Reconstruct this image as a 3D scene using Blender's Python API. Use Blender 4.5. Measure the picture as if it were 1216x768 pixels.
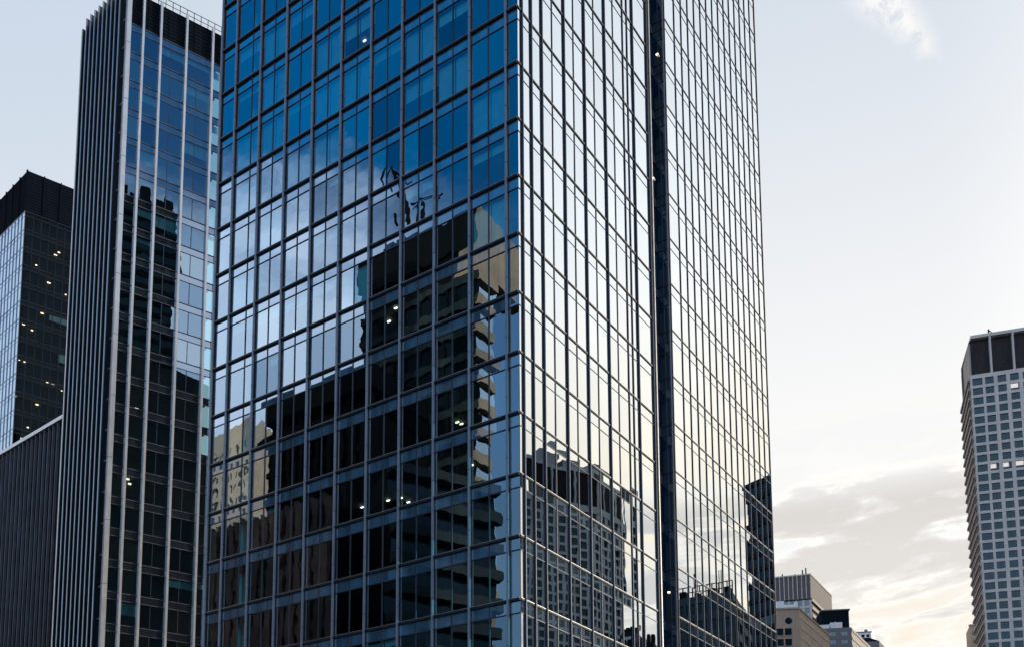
import bpy, math, random
from math import sin, cos, tan, radians as rad, sqrt, atan2
random.seed(7)
SC = bpy.context.scene
for o in list(bpy.data.objects):
    bpy.data.objects.remove(o, do_unlink=True)
COL = SC.collection

# ------------------------------------------------------------------ camera
FPX, PX, PY, PITCH, CZ = 1213.9, 558.34, 936.4, rad(6.80), 1.7      # shift-lens camera, 1216x768 frame
cam = bpy.data.cameras.new('camera')
cam.sensor_width = 36.0
cam.sensor_fit = 'HORIZONTAL'
cam.lens = FPX / 1216 * 36
cam.shift_x = (608 - PX) / 1216
cam.shift_y = (PY - 384) / 1216
cam.clip_start, cam.clip_end = 0.5, 9000
cam_o = bpy.data.objects.new('camera', cam)
COL.objects.link(cam_o)
cam_o.location = (0, 0, CZ)
cam_o.rotation_euler = (rad(90) + PITCH, 0, 0)
SC.camera = cam_o

# ------------------------------------------------------------------ exposure and sampling
SC.view_settings.view_transform = 'Standard'
SC.view_settings.look = 'None'
SC.view_settings.gamma = 1
SC.view_settings.exposure = 0.0
SC.view_settings.use_curve_mapping = False
SC.render.engine = 'CYCLES'
SC.cycles.max_bounces = 9
SC.cycles.diffuse_bounces = 2
SC.cycles.glossy_bounces = 5
SC.cycles.transparent_max_bounces = 10
SC.cycles.caustics_reflective = False
SC.cycles.caustics_refractive = False
SC.cycles.sample_clamp_indirect = 4.0

# ------------------------------------------------------------------ node helpers
class NT:
    def __init__(s, tree):
        s.t = tree; s.n = tree.nodes; s.l = tree.links
    def node(s, kind, **kw):
        n = s.n.new(kind)
        for k, v in kw.items():
            setattr(n, k, v)
        return n
    def put(s, sock, v):
        if hasattr(v, 'is_output'):
            s.l.new(v, sock)
        elif isinstance(v, (tuple, list)) and len(v) == 3 and sock.type == 'RGBA':
            sock.default_value = (*v, 1)
        else:
            sock.default_value = v
    def m(s, op, a, b=0.0, c=0.0, clamp=False):
        n = s.node('ShaderNodeMath', operation=op, use_clamp=clamp)
        s.put(n.inputs[0], a); s.put(n.inputs[1], b)
        if op in ('MULTIPLY_ADD',): s.put(n.inputs[2], c)
        return n.outputs[0]
    def sstep(s, v, a, b, lo=0.0, hi=1.0):
        n = s.node('ShaderNodeMapRange', interpolation_type='SMOOTHSTEP')
        if a > b:
            a, b, lo, hi = b, a, hi, lo
        s.put(n.inputs[0], v)
        for i, q in zip((1, 2, 3, 4), (a, b, lo, hi)): n.inputs[i].default_value = q
        return n.outputs[0]
    def mix(s, f, a, b, mode='MIX'):
        n = s.node('ShaderNodeMix', data_type='RGBA', blend_type=mode)
        s.put(n.inputs[0], f); s.put(n.inputs[6], a); s.put(n.inputs[7], b)
        return n.outputs[2]
    def noise(s, vec, scale, detail=4.0, rough=0.55, dist=0.0):
        n = s.node('ShaderNodeTexNoise')
        if vec is not None: s.put(n.inputs['Vector'], vec)
        n.inputs['Scale'].default_value = scale
        n.inputs['Detail'].default_value = detail
        n.inputs['Roughness'].default_value = rough
        n.inputs['Distortion'].default_value = dist
        return n.outputs[0]
    def comb(s, x, y, z):
        n = s.node('ShaderNodeCombineXYZ')
        for i, v in enumerate((x, y, z)): s.put(n.inputs[i], v)
        return n.outputs[0]
    def mapv(s, vec, scale=(1, 1, 1), loc=(0, 0, 0)):
        n = s.node('ShaderNodeMapping')
        s.put(n.inputs[0], vec); n.inputs[1].default_value = loc; n.inputs[3].default_value = scale
        return n.outputs[0]

# ------------------------------------------------------------------ sky and sun
SUN_AZ, SUN_EL = 80.0, 12.0
world = bpy.data.worlds.new('World')
SC.world = world
world.use_nodes = True
W = NT(world.node_tree)
bg = world.node_tree.nodes['Background']
bg.inputs[1].default_value = 0.1
sky = W.node('ShaderNodeTexSky', sky_type='NISHITA')
sky.sun_disc = False
sky.sun_elevation = rad(SUN_EL)
sky.sun_rotation = rad(SUN_AZ)
hs = W.node('ShaderNodeHueSaturation')
hs.inputs['Hue'].default_value = 0.506
hs.inputs['Saturation'].default_value = 1.66
hs.inputs['Value'].default_value = 1.95
W.l.new(sky.outputs[0], hs.inputs['Color'])
tc = W.node('ShaderNodeTexCoord').outputs['Generated']
sx = W.node('ShaderNodeSeparateXYZ')
W.l.new(tc, sx.inputs[0])
dx, dy, dz = sx.outputs
hl = W.m('SQRT', W.m('ADD', W.m('MULTIPLY', dx, dx), W.m('ADD', W.m('MULTIPLY', dy, dy), 1e-6)))
ux, uy = W.m('DIVIDE', dx, hl), W.m('DIVIDE', dy, hl)
def azdot(az):                                         # cosine of the azimuth away from az
    return W.m('ADD', W.m('MULTIPLY', ux, sin(rad(az))), W.m('MULTIPLY', uy, cos(rad(az))))
dzp = W.m('ADD', W.m('MAXIMUM', dz, 0.0), 0.12)
plan = W.comb(W.m('DIVIDE', dx, dzp), W.m('DIVIDE', dy, dzp), 0.0)      # position on a flat cloud deck
nA = W.noise(plan, 1.1, 6, 0.6, 0.4)
nB = W.noise(W.mapv(tc, (1.8, 1.8, 8.5), (0.95, 0.4, 0.30)), 2.8, 8, 0.6, 0.5)          # level bands
nC = W.noise(W.mapv(tc, (1.0, 1.0, 3.0), (4, 2, 1)), 4.0, 7, 0.6, 0.2)
nD = W.noise(W.mapv(tc, (2.0, 2.0, 5.5), (1, 5, 2)), 7.0, 8, 0.62, 0.3)
# thin high veil before the sun, open blue behind
front = W.sstep(W.m('ADD', azdot(18), W.m('MULTIPLY', nA, 0.25)), -0.10, 0.50)
bank = W.sstep(W.m('ADD', dz, W.m('MULTIPLY', W.m('SUBTRACT', nC, 0.5), 0.22)), 0.615, 0.535)
gap = W.sstep(azdot(-125), 0.925, 0.975)
bank = W.m('MULTIPLY', bank, W.m('SUBTRACT', 1.0, W.m('MULTIPLY', gap, 0.85)))
veil = W.m('MAXIMUM', front, bank)
veil = W.m('MULTIPLY', veil, 0.97)
up = W.sstep(dz, 0.40, 0.78)
white = W.mix(up, (9.7, 9.65, 9.55), (6.6, 7.3, 8.2))
low = W.sstep(dz, 0.36, 0.22)
white = W.mix(low, white, (9.6, 9.3, 8.8))
white = W.mix(W.m('MULTIPLY', W.sstep(dz, 0.315, 0.235), 0.9), white, (10.2, 9.0, 7.5))
glow = W.m('MULTIPLY', W.sstep(azdot(64), 0.78, 0.97), W.sstep(dz, 0.92, 0.3))
white = W.mix(glow, white, (13.2, 12.9, 12.4))
hot = W.m('MULTIPLY', W.sstep(azdot(62), 0.865, 0.95), W.sstep(dz, 0.60, 0.30))
white = W.mix(W.m('MULTIPLY', hot, 0.9), white, (12.4, 10.3, 7.2))
lft = W.m('MULTIPLY', W.sstep(azdot(-40), 0.80, 1.0), W.sstep(dz, 0.30, 0.70))
white = W.mix(W.m('MULTIPLY', lft, 0.8), white, (5.9, 6.9, 8.2))
back = W.sstep(azdot(18), 0.1, -0.4)
white = W.mix(back, white, (10.6, 12.4, 15.6))
# grey bands of low cloud before us
bandm = W.m('MULTIPLY', W.sstep(W.m('ADD', nB, W.m('ADD', W.m('MULTIPLY', nC, 0.35), W.m('MULTIPLY', nD, 0.3))), 0.79, 0.93), W.m('MULTIPLY', W.sstep(dz, 0.395, 0.35), W.sstep(dz, 0.20, 0.25)))
bandm = W.m('MULTIPLY', bandm, W.sstep(azdot(42), 0.70, 0.88))
rim = W.m('MULTIPLY', W.sstep(bandm, 0.0, 0.12), W.sstep(bandm, 0.45, 0.15))
white = W.mix(W.m('MULTIPLY', bandm, 0.92), white, (4.9, 4.5, 4.15))
white = W.mix(W.m('MULTIPLY', rim, 0.6), white, (11.4, 10.9, 10.0))
edge = W.m('MULTIPLY', W.sstep(nB, 0.40, 0.50), W.sstep(dz, 0.50, 0.30))
white = W.mix(W.m('MULTIPLY', edge, 0.5), white, (10.8, 10.6, 10.2))
blue = W.mix(W.m('MULTIPLY', W.sstep(dz, 0.50, 0.33), 0.75), hs.outputs[0], (0.9, 2.2, 3.9))      # slate cloud low in the open blue
skyc = W.mix(veil, blue, white)
# one torn wisp of high cloud, upper right
def dirv(x, y):
    a, b = (x - PX) / FPX, (PY - y) / FPX
    v = (a, cos(PITCH) - b * sin(PITCH), sin(PITCH) + b * cos(PITCH))
    q = sqrt(sum(c * c for c in v))
    return tuple(c / q for c in v)
wa, wb = dirv(1015, -42), dirv(1128, 80)
L = sqrt(sum((p - q) ** 2 for p, q in zip(wa, wb)))
t_ = tuple((q - p) / L for p, q in zip(wa, wb))
mid = tuple((p + q) / 2 for p, q in zip(wa, wb))
n_ = (t_[1] * mid[2] - t_[2] * mid[1], t_[2] * mid[0] - t_[0] * mid[2], t_[0] * mid[1] - t_[1] * mid[0])
def vdot(v, c):
    return W.m('ADD', W.m('MULTIPLY', dx, v[0]), W.m('ADD', W.m('MULTIPLY', dy, v[1]), W.m('MULTIPLY', dz, v[2])))
al = W.m('SUBTRACT', vdot(t_, 0), sum(a * b for a, b in zip(t_, wa)))     # along the wisp
ac = W.m('SUBTRACT', vdot(n_, 0), sum(a * b for a, b in zip(n_, wa)))     # across it
nW = W.noise(tc, 38, 6, 0.65, 0.6)
ac = W.m('ABSOLUTE', W.m('ADD', ac, W.m('MULTIPLY', W.m('SUBTRACT', nW, 0.5), 0.024)))
wid = W.m('MULTIPLY', W.m('ADD', W.m('MULTIPLY', W.m('SUBTRACT', 1.0, W.m('DIVIDE', al, L)), 0.020), 0.006), W.sstep(al, L, L * 0.75))
wm = W.m('MULTIPLY', W.sstep(W.m('SUBTRACT', wid, ac), -0.002, 0.02), W.m('MULTIPLY', W.sstep(al, 0.0, 0.03), W.sstep(nW, 0.38, 0.52)))
wm = W.m('MULTIPLY', wm, W.sstep(dy, 0.0, 0.3))
skyc = W.mix(wm, skyc, (10.2, 10.0, 9.7))
W.l.new(skyc, bg.inputs[0])

sd = (sin(rad(SUN_AZ)) * cos(rad(SUN_EL)), cos(rad(SUN_AZ)) * cos(rad(SUN_EL)), sin(rad(SUN_EL)))
sl = bpy.data.lights.new('sun', 'SUN')
sl.energy = 3.0
sl.angle = rad(0.5)
sl.color = (1.0, 0.86, 0.68)
so = bpy.data.objects.new('sun', sl)
COL.objects.link(so)
from mathutils import Vector
so.rotation_euler = Vector(sd).to_track_quat('Z', 'Y').to_euler()

# ------------------------------------------------------------------ materials
def new_mat(name):
    m = bpy.data.materials.new(name); m.use_nodes = True
    q = NT(m.node_tree); p = q.n['Principled BSDF']
    return m, q, p
def solid(name, col, rough=0.6, metal=0.0, var=0.25, scale=1.2, bump=0.0, streak=True, spec=0.5):
    """painted, stone or metal surface with uneven tone and rain streaks"""
    m, q, p = new_mat(name)
    pos = q.node('ShaderNodeNewGeometry').outputs['Position']
    n1 = q.noise(pos, scale, 5, 0.6)
    f = n1
    if streak:
        n2 = q.noise(q.mapv(pos, (3.0, 3.0, 0.12)), 1.0, 4, 0.6)
        f = q.m('ADD', q.m('MULTIPLY', n1, 0.5), q.m('MULTIPLY', n2, 0.5))
    c = q.mix(q.sstep(f, 0.32, 0.68), tuple(v * (1 - var) for v in col), tuple(min(1, v * (1 + var)) for v in col))
    q.l.new(c, p.inputs['Base Color'])
    p.inputs['Metallic'].default_value = metal
    p.inputs['Specular IOR Level'].default_value = spec
    q.l.new(q.m('ADD', q.m('MULTIPLY', n1, 0.2), rough - 0.1), p.inputs['Roughness'])
    if bump:
        b = q.node('ShaderNodeBump'); b.inputs['Strength'].default_value = bump; b.inputs['Distance'].default_value = 0.05
        q.l.new(q.noise(pos, scale * 6, 4), b.inputs['Height']); q.l.new(b.outputs[0], p.inputs['Normal'])
    return m
def glass(name, r0=0.5, tint=(0.82, 0.92, 1.0), see=(0.10, 0.15, 0.17), wave=0.0032, scale=0.5, opaque=None, pw=2.0, rough=0.0, ripple=0.0, vary=0.0):
    """coated pane: mirror of the sky and the street over what stands behind it"""
    m = bpy.data.materials.new(name); m.use_nodes = True
    q = NT(m.node_tree); q.n.clear()
    out = q.node('ShaderNodeOutputMaterial')
    geo = q.node('ShaderNodeNewGeometry')
    pos = geo.outputs['Position']; isl = geo.outputs['Random Per Island']
    off = q.node('ShaderNodeVectorMath', operation='ADD'); q.put(off.inputs[0], pos)
    q.put(off.inputs[1], q.comb(q.m('MULTIPLY', isl, 37.0), q.m('MULTIPLY', isl, 91.0), q.m('MULTIPLY', isl, 17.0)))
    h = q.noise(q.mapv(off.outputs[0], (1.0, 1.0, 0.6)), scale, 0.0, 0.4)
    if ripple:
        h = q.m('ADD', h, q.m('MULTIPLY', q.noise(off.outputs[0], scale * 2.6, 0.0, 0.4), ripple))
    b = q.node('ShaderNodeBump'); b.inputs['Strength'].default_value = 1.0; b.inputs['Distance'].default_value = wave
    q.l.new(h, b.inputs['Height'])
    lw = q.node('ShaderNodeLayerWeight'); lw.inputs[0].default_value = 0.5
    fc = q.m('POWER', lw.outputs['Facing'], pw)
    fac = q.m('ADD', r0, q.m('MULTIPLY', q.sstep(fc, 0.05, 0.40), 0.95 - r0), clamp=True)
    fac = q.m('MULTIPLY', fac, q.m('ADD', 0.92, q.m('MULTIPLY', isl, 0.08)))
    if vary:
        rn = q.m('FRACT', q.m('ADD', q.node('ShaderNodeObjectInfo').outputs['Random'], q.m('MULTIPLY', isl, 0.12)))
        fac = q.m('MULTIPLY', fac, q.m('ADD', 1.0 - vary, q.m('MULTIPLY', rn, vary)))
        tint = q.mix(rn, tuple(c * k for c, k in zip(tint, (0.62, 0.80, 1.0))), tint)
    gl = q.node('ShaderNodeBsdfGlossy'); gl.inputs['Roughness'].default_value = rough
    q.l.new(b.outputs[0], gl.inputs['Normal'])
    q.l.new(q.mix(fc, tint, (1, 1, 1)), gl.inputs['Color'])
    if opaque is None:
        tr = q.node('ShaderNodeBsdfTransparent'); q.put(tr.inputs[0], see)
    else:
        tr = q.node('ShaderNodeBsdfDiffuse')
        n1 = q.noise(q.mapv(pos, (1.0, 1.0, 0.05)), 1.3, 3, 0.5)
        q.l.new(q.mix(q.sstep(n1, 0.35, 0.65), tuple(v * 0.7 for v in opaque), tuple(v * 1.3 for v in opaque)), tr.inputs[0])
    mx = q.node('ShaderNodeMixShader')
    q.l.new(fac, mx.inputs[0]); q.l.new(tr.outputs[0], mx.inputs[1]); q.l.new(gl.outputs[0], mx.inputs[2])
    q.l.new(mx.outputs[0], out.inputs[0])
    return m
def lamp_mat(name, col, st):
    m, q, p = new_mat(name)
    p.inputs['Emission Color'].default_value = (*col, 1); p.inputs['Emission Strength'].default_value = st
    return m

M = {}
M['glass'] = glass('tower vision glass', 0.46, (0.86, 0.98, 1.0), see=(0.36, 0.80, 0.90), wave=0.0046, scale=0.58, ripple=0.3, vary=0.5)
M['glass_r'] = glass('tower vision glass, long side', 0.50, see=(0.30, 0.66, 0.78), wave=0.0015, ripple=0.3)
M['glass_w'] = glass('tower vision glass, wing', 0.50, see=(0.30, 0.66, 0.78), wave=0.0005, ripple=0.25)
M['spandrel_r'] = glass('tower spandrel glass, long side', 0.40, (0.8, 0.92, 1.0), opaque=(0.09, 0.13, 0.16), wave=0.0012)
M['mullion_dark'] = solid('slate aluminium', (0.09, 0.11, 0.145), 0.45, 0.4, 0.15, spec=0.3)
M['dim_glass'] = glass('dull dark glass', 0.05, (0.5, 0.8, 1.0), opaque=(0.004, 0.007, 0.010), pw=4.0, vary=0.7)
M['spandrel'] = glass('tower spandrel glass', 0.30, (0.80, 0.92, 1.0), opaque=(0.06, 0.15, 0.25))
M['mullion'] = solid('blue grey aluminium', (0.22, 0.27, 0.35), 0.45, 0.35, 0.12, 0.6)
M['dark_metal'] = solid('dark anodised aluminium', (0.016, 0.021, 0.030), 0.55, 0.2, 0.2, spec=0.25)
M['bar'] = solid('dark glazing bar', (0.03, 0.04, 0.06), 0.45, 0.4, 0.2)
M['lip'] = solid('bare aluminium lip', (0.42, 0.43, 0.45), 0.4, 0.8, 0.1)
M['slab'] = solid('office ceiling', (0.10, 0.105, 0.105), 0.8, 0, 0.1, streak=False)
M['core'] = solid('dark office interior', (0.02, 0.024, 0.028), 0.9, 0, 0.4, 0.4, streak=False)
M['blind'] = solid('roller blind cloth', (0.62, 0.74, 0.78), 0.9, 0, 0.08, streak=False)
M['column'] = solid('white painted interior column', (0.8, 0.8, 0.78), 0.6, 0, 0.05, streak=False)
M['lamp'] = lamp_mat('lit office lamp', (1.0, 0.52, 0.40), 8.0)
M['warm_lamp'] = lamp_mat('warm office lamp', (1.0, 0.60, 0.34), 5.5)
M['warm_reflection'] = lamp_mat('warm window reflection', (1.0, 0.82, 0.62), 0.5)  # faint glow stands in for sunlit surroundings reflected in a few panes
M['podium'] = solid('dark stone podium', (0.06, 0.06, 0.065), 0.5)
M['ground'] = solid('asphalt', (0.05, 0.05, 0.052), 0.85, 0, 0.25, 0.3, 0.2, False)

# ------------------------------------------------------------------ mesh builder
class MB:
    def __init__(s):
        s.v = []; s.f = []; s.mi = []
    def hexa(s, p, mi=0):                                # p: 8 points, bottom ring then top ring
        b = len(s.v); s.v += [tuple(q) for q in p]
        for f in ((0, 3, 2, 1), (4, 5, 6, 7), (0, 1, 5, 4), (1, 2, 6, 5), (2, 3, 7, 6), (3, 0, 4, 7)):
            s.f.append(tuple(b + i for i in f)); s.mi.append(mi)
    def fbox(s, F, u0, u1, w0, w1, z0, z1, mi=0):          # box in a facade frame
        s.hexa([F.p(u0, w0, z0), F.p(u1, w0, z0), F.p(u1, w1, z0), F.p(u0, w1, z0),
                F.p(u0, w0, z1), F.p(u1, w0, z1), F.p(u1, w1, z1), F.p(u0, w1, z1)], mi)
    def box(s, x0, x1, y0, y1, z0, z1, mi=0):
        s.hexa([(x0, y0, z0), (x1, y0, z0), (x1, y1, z0), (x0, y1, z0), (x0, y0, z1), (x1, y0, z1), (x1, y1, z1), (x0, y1, z1)], mi)
    def prism(s, ring, z0, z1, mi=0):
        b = len(s.v); n = len(ring)
        s.v += [(x, y, z0) for x, y in ring] + [(x, y, z1) for x, y in ring]
        s.f.append(tuple(b + i for i in reversed(range(n)))); s.f.append(tuple(b + n + i for i in range(n)))
        for i in range(n):
            j = (i + 1) % n
            s.f.append((b + i, b + j, b + n + j, b + n + i))
        s.mi += [mi] * (n + 2)
    def quad(s, a, b, c, d, mi=0):
        k = len(s.v); s.v += [tuple(a), tuple(b), tuple(c), tuple(d)]
        s.f.append((k, k + 1, k + 2, k + 3)); s.mi.append(mi)
    def tube(s, a, b, r, n=6, mi=0, r2=None):
        a, b = Vector(a), Vector(b); d = (b - a).normalized()
        x = d.orthogonal().normalized(); y = d.cross(x); k = len(s.v); r2 = r if r2 is None else r2
        for c, rr in ((a, r), (b, r2)):
            for i in range(n):
                t = 2 * math.pi * i / n
                s.v.append(tuple(c + x * cos(t) * rr + y * sin(t) * rr))
        for i in range(n):
            j = (i + 1) % n
            s.f.append((k + i, k + j, k + n + j, k + n + i)); s.mi.append(mi)
        s.f.append(tuple(k + i for i in reversed(range(n)))); s.f.append(tuple(k + n + i for i in range(n))); s.mi += [mi, mi]
    def build(s, name, mats, parent=None, root=None, kind=None, flip=False):
        if not s.v: return None
        me = bpy.data.meshes.new(name)
        ox, oy, oz = root.location if root is not None else (0, 0, 0)
        me.from_pydata([(x - ox, y - oy, z - oz) for x, y, z in s.v], [], s.f)
        for m in (mats if isinstance(mats, (list, tuple)) else [mats]): me.materials.append(m)
        me.polygons.foreach_set('material_index', s.mi)
        if not flip:
            import bmesh
            bm = bmesh.new(); bm.from_mesh(me); bmesh.ops.recalc_face_normals(bm, faces=bm.faces); bm.to_mesh(me); bm.free()
        me.update()
        o = bpy.data.objects.new(name, me); COL.objects.link(o)
        if parent is not None: o.parent = parent
        if kind: o['kind'] = kind
        return o

class Frame:
    """facade frame: u along the wall, w out of it, z up"""
    def __init__(s, o, d, n):
        s.o, s.d, s.n = o, d, n
    def p(s, u, w, z):
        return (s.o[0] + u * s.d[0] + w * s.n[0], s.o[1] + u * s.d[1] + w * s.n[1], z)
    def uz(s, x, y, w=0.0):
        """where the line of sight through photo point x, y meets this wall"""
        r = ray(x, y); o = s.p(0, w, 0)
        t = (o[0] * s.n[0] + o[1] * s.n[1]) / (r[0] * s.n[0] + r[1] * s.n[1])
        q = (r[0] * t - o[0], r[1] * t - o[1])
        return q[0] * s.d[0] + q[1] * s.d[1], r[2] * t + CZ
def ray(x, y):
    v = dirv(x, y)
    return (v[0] / v[1], 1.0, v[2] / v[1])
def at(x, y, Y):
    r = ray(x, y)
    return (r[0] * Y, Y, r[2] * Y + CZ)
def proj(P):
    X, Y, Z = P[0], P[1], P[2] - CZ
    d = Y * cos(PITCH) + Z * sin(PITCH); u = Z * cos(PITCH) - Y * sin(PITCH)
    return PX + FPX * X / d, PY - FPX * u / d
def az(a): return (sin(rad(a)), cos(rad(a)))
def add(a, b, k=1.0): return (a[0] + b[0] * k, a[1] + b[1] * k)
def dot(a, b): return a[0] * b[0] + a[1] * b[1]
def mirror(p, o, n):
    k = 2 * dot((p[0] - o[0], p[1] - o[1]), n)
    return (p[0] - k * n[0], p[1] - k * n[1])
def outward(d, other):
    k = dot(d, other); n = (-(other[0] - k * d[0]), -(other[1] - k * d[1])); q = sqrt(dot(n, n))
    return (n[0] / q, n[1] / q)
def thing(name, label, cat, loc, group=None):
    o = bpy.data.objects.new(name, None); COL.objects.link(o)
    o.location = loc; o.empty_display_size = 2
    o['label'] = label; o['category'] = cat
    if group: o['group'] = group
    return o

# ------------------------------------------------------------------ ground
g = MB(); g.quad((-4000, -4000, 0), (4000, -4000, 0), (4000, 4000, 0), (-4000, 4000, 0))
go = g.build('ground', M['ground']); go['kind'] = 'structure'

# ================================================================== the glass tower
TH = 35.281
C0 = (3.096, 60.58)
Z0 = 58.923 + CZ
dL = (-cos(rad(TH)), sin(rad(TH)))
dR = (sin(rad(TH)), cos(rad(TH)))
nL = (-dR[0], -dR[1])
nR = (-dL[0], -dL[1])
FL = Frame(C0, dL, nL)
FR = Frame(C0, dR, nR)
WOUT = 0.7                                               # the wing beyond the slot stands this far forward
US2 = FR.uz(797.3, 390, WOUT)[0]
R0 = FR.p(US2, 0, 0)
FRET = Frame((R0[0], R0[1]), nR, nL)
P2 = FR.p(US2, WOUT, 0)
FR2 = Frame((P2[0], P2[1]), dR, nR)
U2END = FR2.uz(908.5, 390)[0]
ULEND = FL.uz(255.3, 388.5)[0]
K0, K1 = -9, 12                                           # floor lines: roof, lowest glazed floor
def zk(k): return Z0 - 4.0 * k

tower = thing('glass_tower', 'tall blue glass office tower with two mirrored faces meeting at a sharp corner', 'tower', (C0[0], C0[1], 0))
T = tower
mullL = [0.84 + 2.925 * i for i in range(10)]
baysL = [(0.0, mullL[0])] + [(mullL[i], mullL[i + 1]) for i in range(9)] + [(mullL[9], ULEND)]
mullR = [0.46, 1.62, 2.98, 6.02, 9.02, 12.25, 15.42, 16.2, 17.14, 19.75]
edgesR = [0.0] + mullR
baysR = [(edgesR[i], edgesR[i + 1]) for i in range(len(edgesR) - 1)]
first2 = 2.1
nb2 = int(round((U2END - first2) / 1.5))
edges2 = [0.0] + [first2 + (U2END - first2) * i / nb2 for i in range(nb2 + 1)]
bays2 = [(edges2[i], edges2[i + 1]) for i in range(len(edges2) - 1)]

cells = []                                               # (size in photo, frame, u0, u1, k, split)
def cell_area(F, u0, u1, k):
    zt, zb = zk(k) - 0.9, zk(k + 1)
    q = [proj(F.p(u0, 0, zb)), proj(F.p(u1, 0, zb)), proj(F.p(u1, 0, zt)), proj(F.p(u0, 0, zt))]
    if any(p[0] < -5 or p[0] > 1221 for p in q): return 0
    a = abs(sum(q[i][0] * q[(i + 1) % 4][1] - q[(i + 1) % 4][0] * q[i][1] for i in range(4))) / 2
    ys = [p[1] for p in q]; lo, hi = min(ys), max(ys)
    vis = max(0, min(hi, 768) - max(lo, 0)) / max(hi - lo, 1e-6)
    return a * vis
for F, bays, tag in ((FL, baysL, 'L'), (FR, baysR, 'R'), (FR2, bays2, '2')):
    for bi, (u0, u1) in enumerate(bays):
        for k in range(K0, K1):
            if tag == '2': a = cell_area(F, u0, u1, k) * 0.9
            else: a = cell_area(F, u0, u1, k)
            sp = None
            if tag == 'L' and u1 - u0 > 2: sp = 0.5
            if tag == 'L' and bi == 9: sp = 0.37
            if tag == 'R' and u1 - u0 > 2.9: sp = 0.47
            cells.append((a, F, u0, u1, k, sp, tag, bi))
cells.sort(key=lambda c: -c[0])

def pane(mb, F, u0, u1, z0, z1, mi=0, amp=0.0018, w=0.0):
    """one slightly tilted pane of glass"""
    ta, tb, t0 = random.gauss(0, amp), random.gauss(0, amp), 0.0
    mb.quad(F.p(u0, w + t0 - ta - tb, z0), F.p(u1, w + t0 + ta - tb, z0), F.p(u1, w + t0 + ta + tb, z1), F.p(u0, w + t0 - ta + tb, z1), mi)
def window_mesh(F, u0, u1, k, sp, vis, spn, bar, amp=0.0018):
    zt, zb = zk(k) - 0.86, zk(k + 1) + 0.08
    us = [u0, u1] if sp is None else [u0, u0 + (u1 - u0) * sp, u1]
    for a, b in zip(us, us[1:]):
        pane(vis, F, a + 0.02, b - 0.02, zb, zt, amp=amp)
        pane(spn, F, a + 0.02, b - 0.02, zt, zk(k) - 0.08, amp=0.0012)
    if sp is not None:
        bar.fbox(F, us[1] - 0.035, us[1] + 0.035, -0.03, 0.05, zb, zk(k) - 0.1, 1)
rest_v, rest_s, rest_b = MB(), MB(), MB()
rest_vr, rest_sr, rest_vw = MB(), MB(), MB()
nblind = 0
for i, (a, F, u0, u1, k, sp, tag, bi) in enumerate(cells):
    v, s, b = MB(), MB(), MB()
    if i < 100:
        window_mesh(F, u0, u1, k, sp, v, s, v)
        wo = v.build('window', [M['glass' if tag == 'L' else 'glass_r'], M['bar']], T, T, flip=True)
        s.build('spandrel_panel', M['spandrel' if tag == 'L' else 'spandrel_r'], wo, T, flip=True)
    else:
        wo = None
        if tag == 'L': window_mesh(F, u0, u1, k, sp, rest_v, rest_s, rest_v)
        elif tag == 'R': window_mesh(F, u0, u1, k, sp, rest_vr, rest_sr, rest_vr)
        else: window_mesh(F, u0, u1, k, sp, rest_vw, rest_sr, rest_vw, 0.0006)
    # roller blinds behind some panes
    if tag == 'L' and u1 - u0 > 2:
        us = [u0, u0 + (u1 - u0) * sp, u1]
        p = 0.42 if k < 4 else 0.04
        full = random.random() < (0.24 if k < 4 else 0.0)
        r = random.random()
        h = 2.95 if full else random.choice((0.4, 0.6, 0.8, 1.2))
        for a_, b_ in zip(us, us[1:]):
            if full or r < p or (k < 5 and random.random() < 0.05):
                mb = b if wo is not None else rest_b
                mb.fbox(F, a_ + 0.05, b_ - 0.05, -0.32, -0.30, zk(k) - 0.9 - h, zk(k) - 0.9)
        if wo is not None and b.v:
            b.build('blind', M['blind'], wo, T)
rest_v.build('window', [M['glass'], M['bar']], T, T, kind='stuff', flip=True)
rest_s.build('spandrel_panel', M['spandrel'], T, T, kind='stuff', flip=True)
rest_vr.build('window', [M['glass_r'], M['bar']], T, T, kind='stuff', flip=True)
rest_vw.build('window', [M['glass_w'], M['bar']], T, T, kind='stuff', flip=True)
rest_sr.build('spandrel_panel', M['spandrel_r'], T, T, kind='stuff', flip=True)
rest_b.build('blind', M['blind'], T, T)

ZT, ZB = zk(K0), zk(K1)
def mullion(F, u, w1, hw, cap=0.07):
    mb = MB()
    if F is FL:
        for k in range(K0, K1):
            z = zk(k + 1) + 1.15 + random.uniform(-0.01, 0.01)
            mb.fbox(F, u - cap - 0.004, u + cap + 0.004, w1 * 0.4, w1 + 0.004, z, z + 0.03, 1)
    mb.fbox(F, u - hw, u + hw, -0.06, w1 * 0.45, ZB, ZT + 0.4, 1)  # dark body puts the mullion's shadow side into its colour
    mb.fbox(F, u - cap, u + cap, w1 * 0.45 + 0.001, w1, ZB, ZT + 0.401, 0)
    mb.build('mullion', [M['mullion'] if F is FL else M['mullion_dark'], M['dark_metal']], T, T)
for u in mullL: mullion(FL, u, 0.22, 0.075)
mullion(FL, ULEND, 0.22, 0.10)
for i, u in enumerate(mullR): mullion(FR, u, 0.14 if i not in (6, 7) else 0.08, 0.046, 0.03)
for i, u in enumerate(edges2): mullion(FR2, u, 0.075, 0.029 if 0 < i < len(edges2) - 1 else 0.055, 0.02)
mb = MB(); mb.fbox(FR, 19.98, 20.12, -0.4, 0.22, ZB, ZT + 0.4); mb.build('corner_column', M['lip'], T, T)
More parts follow.
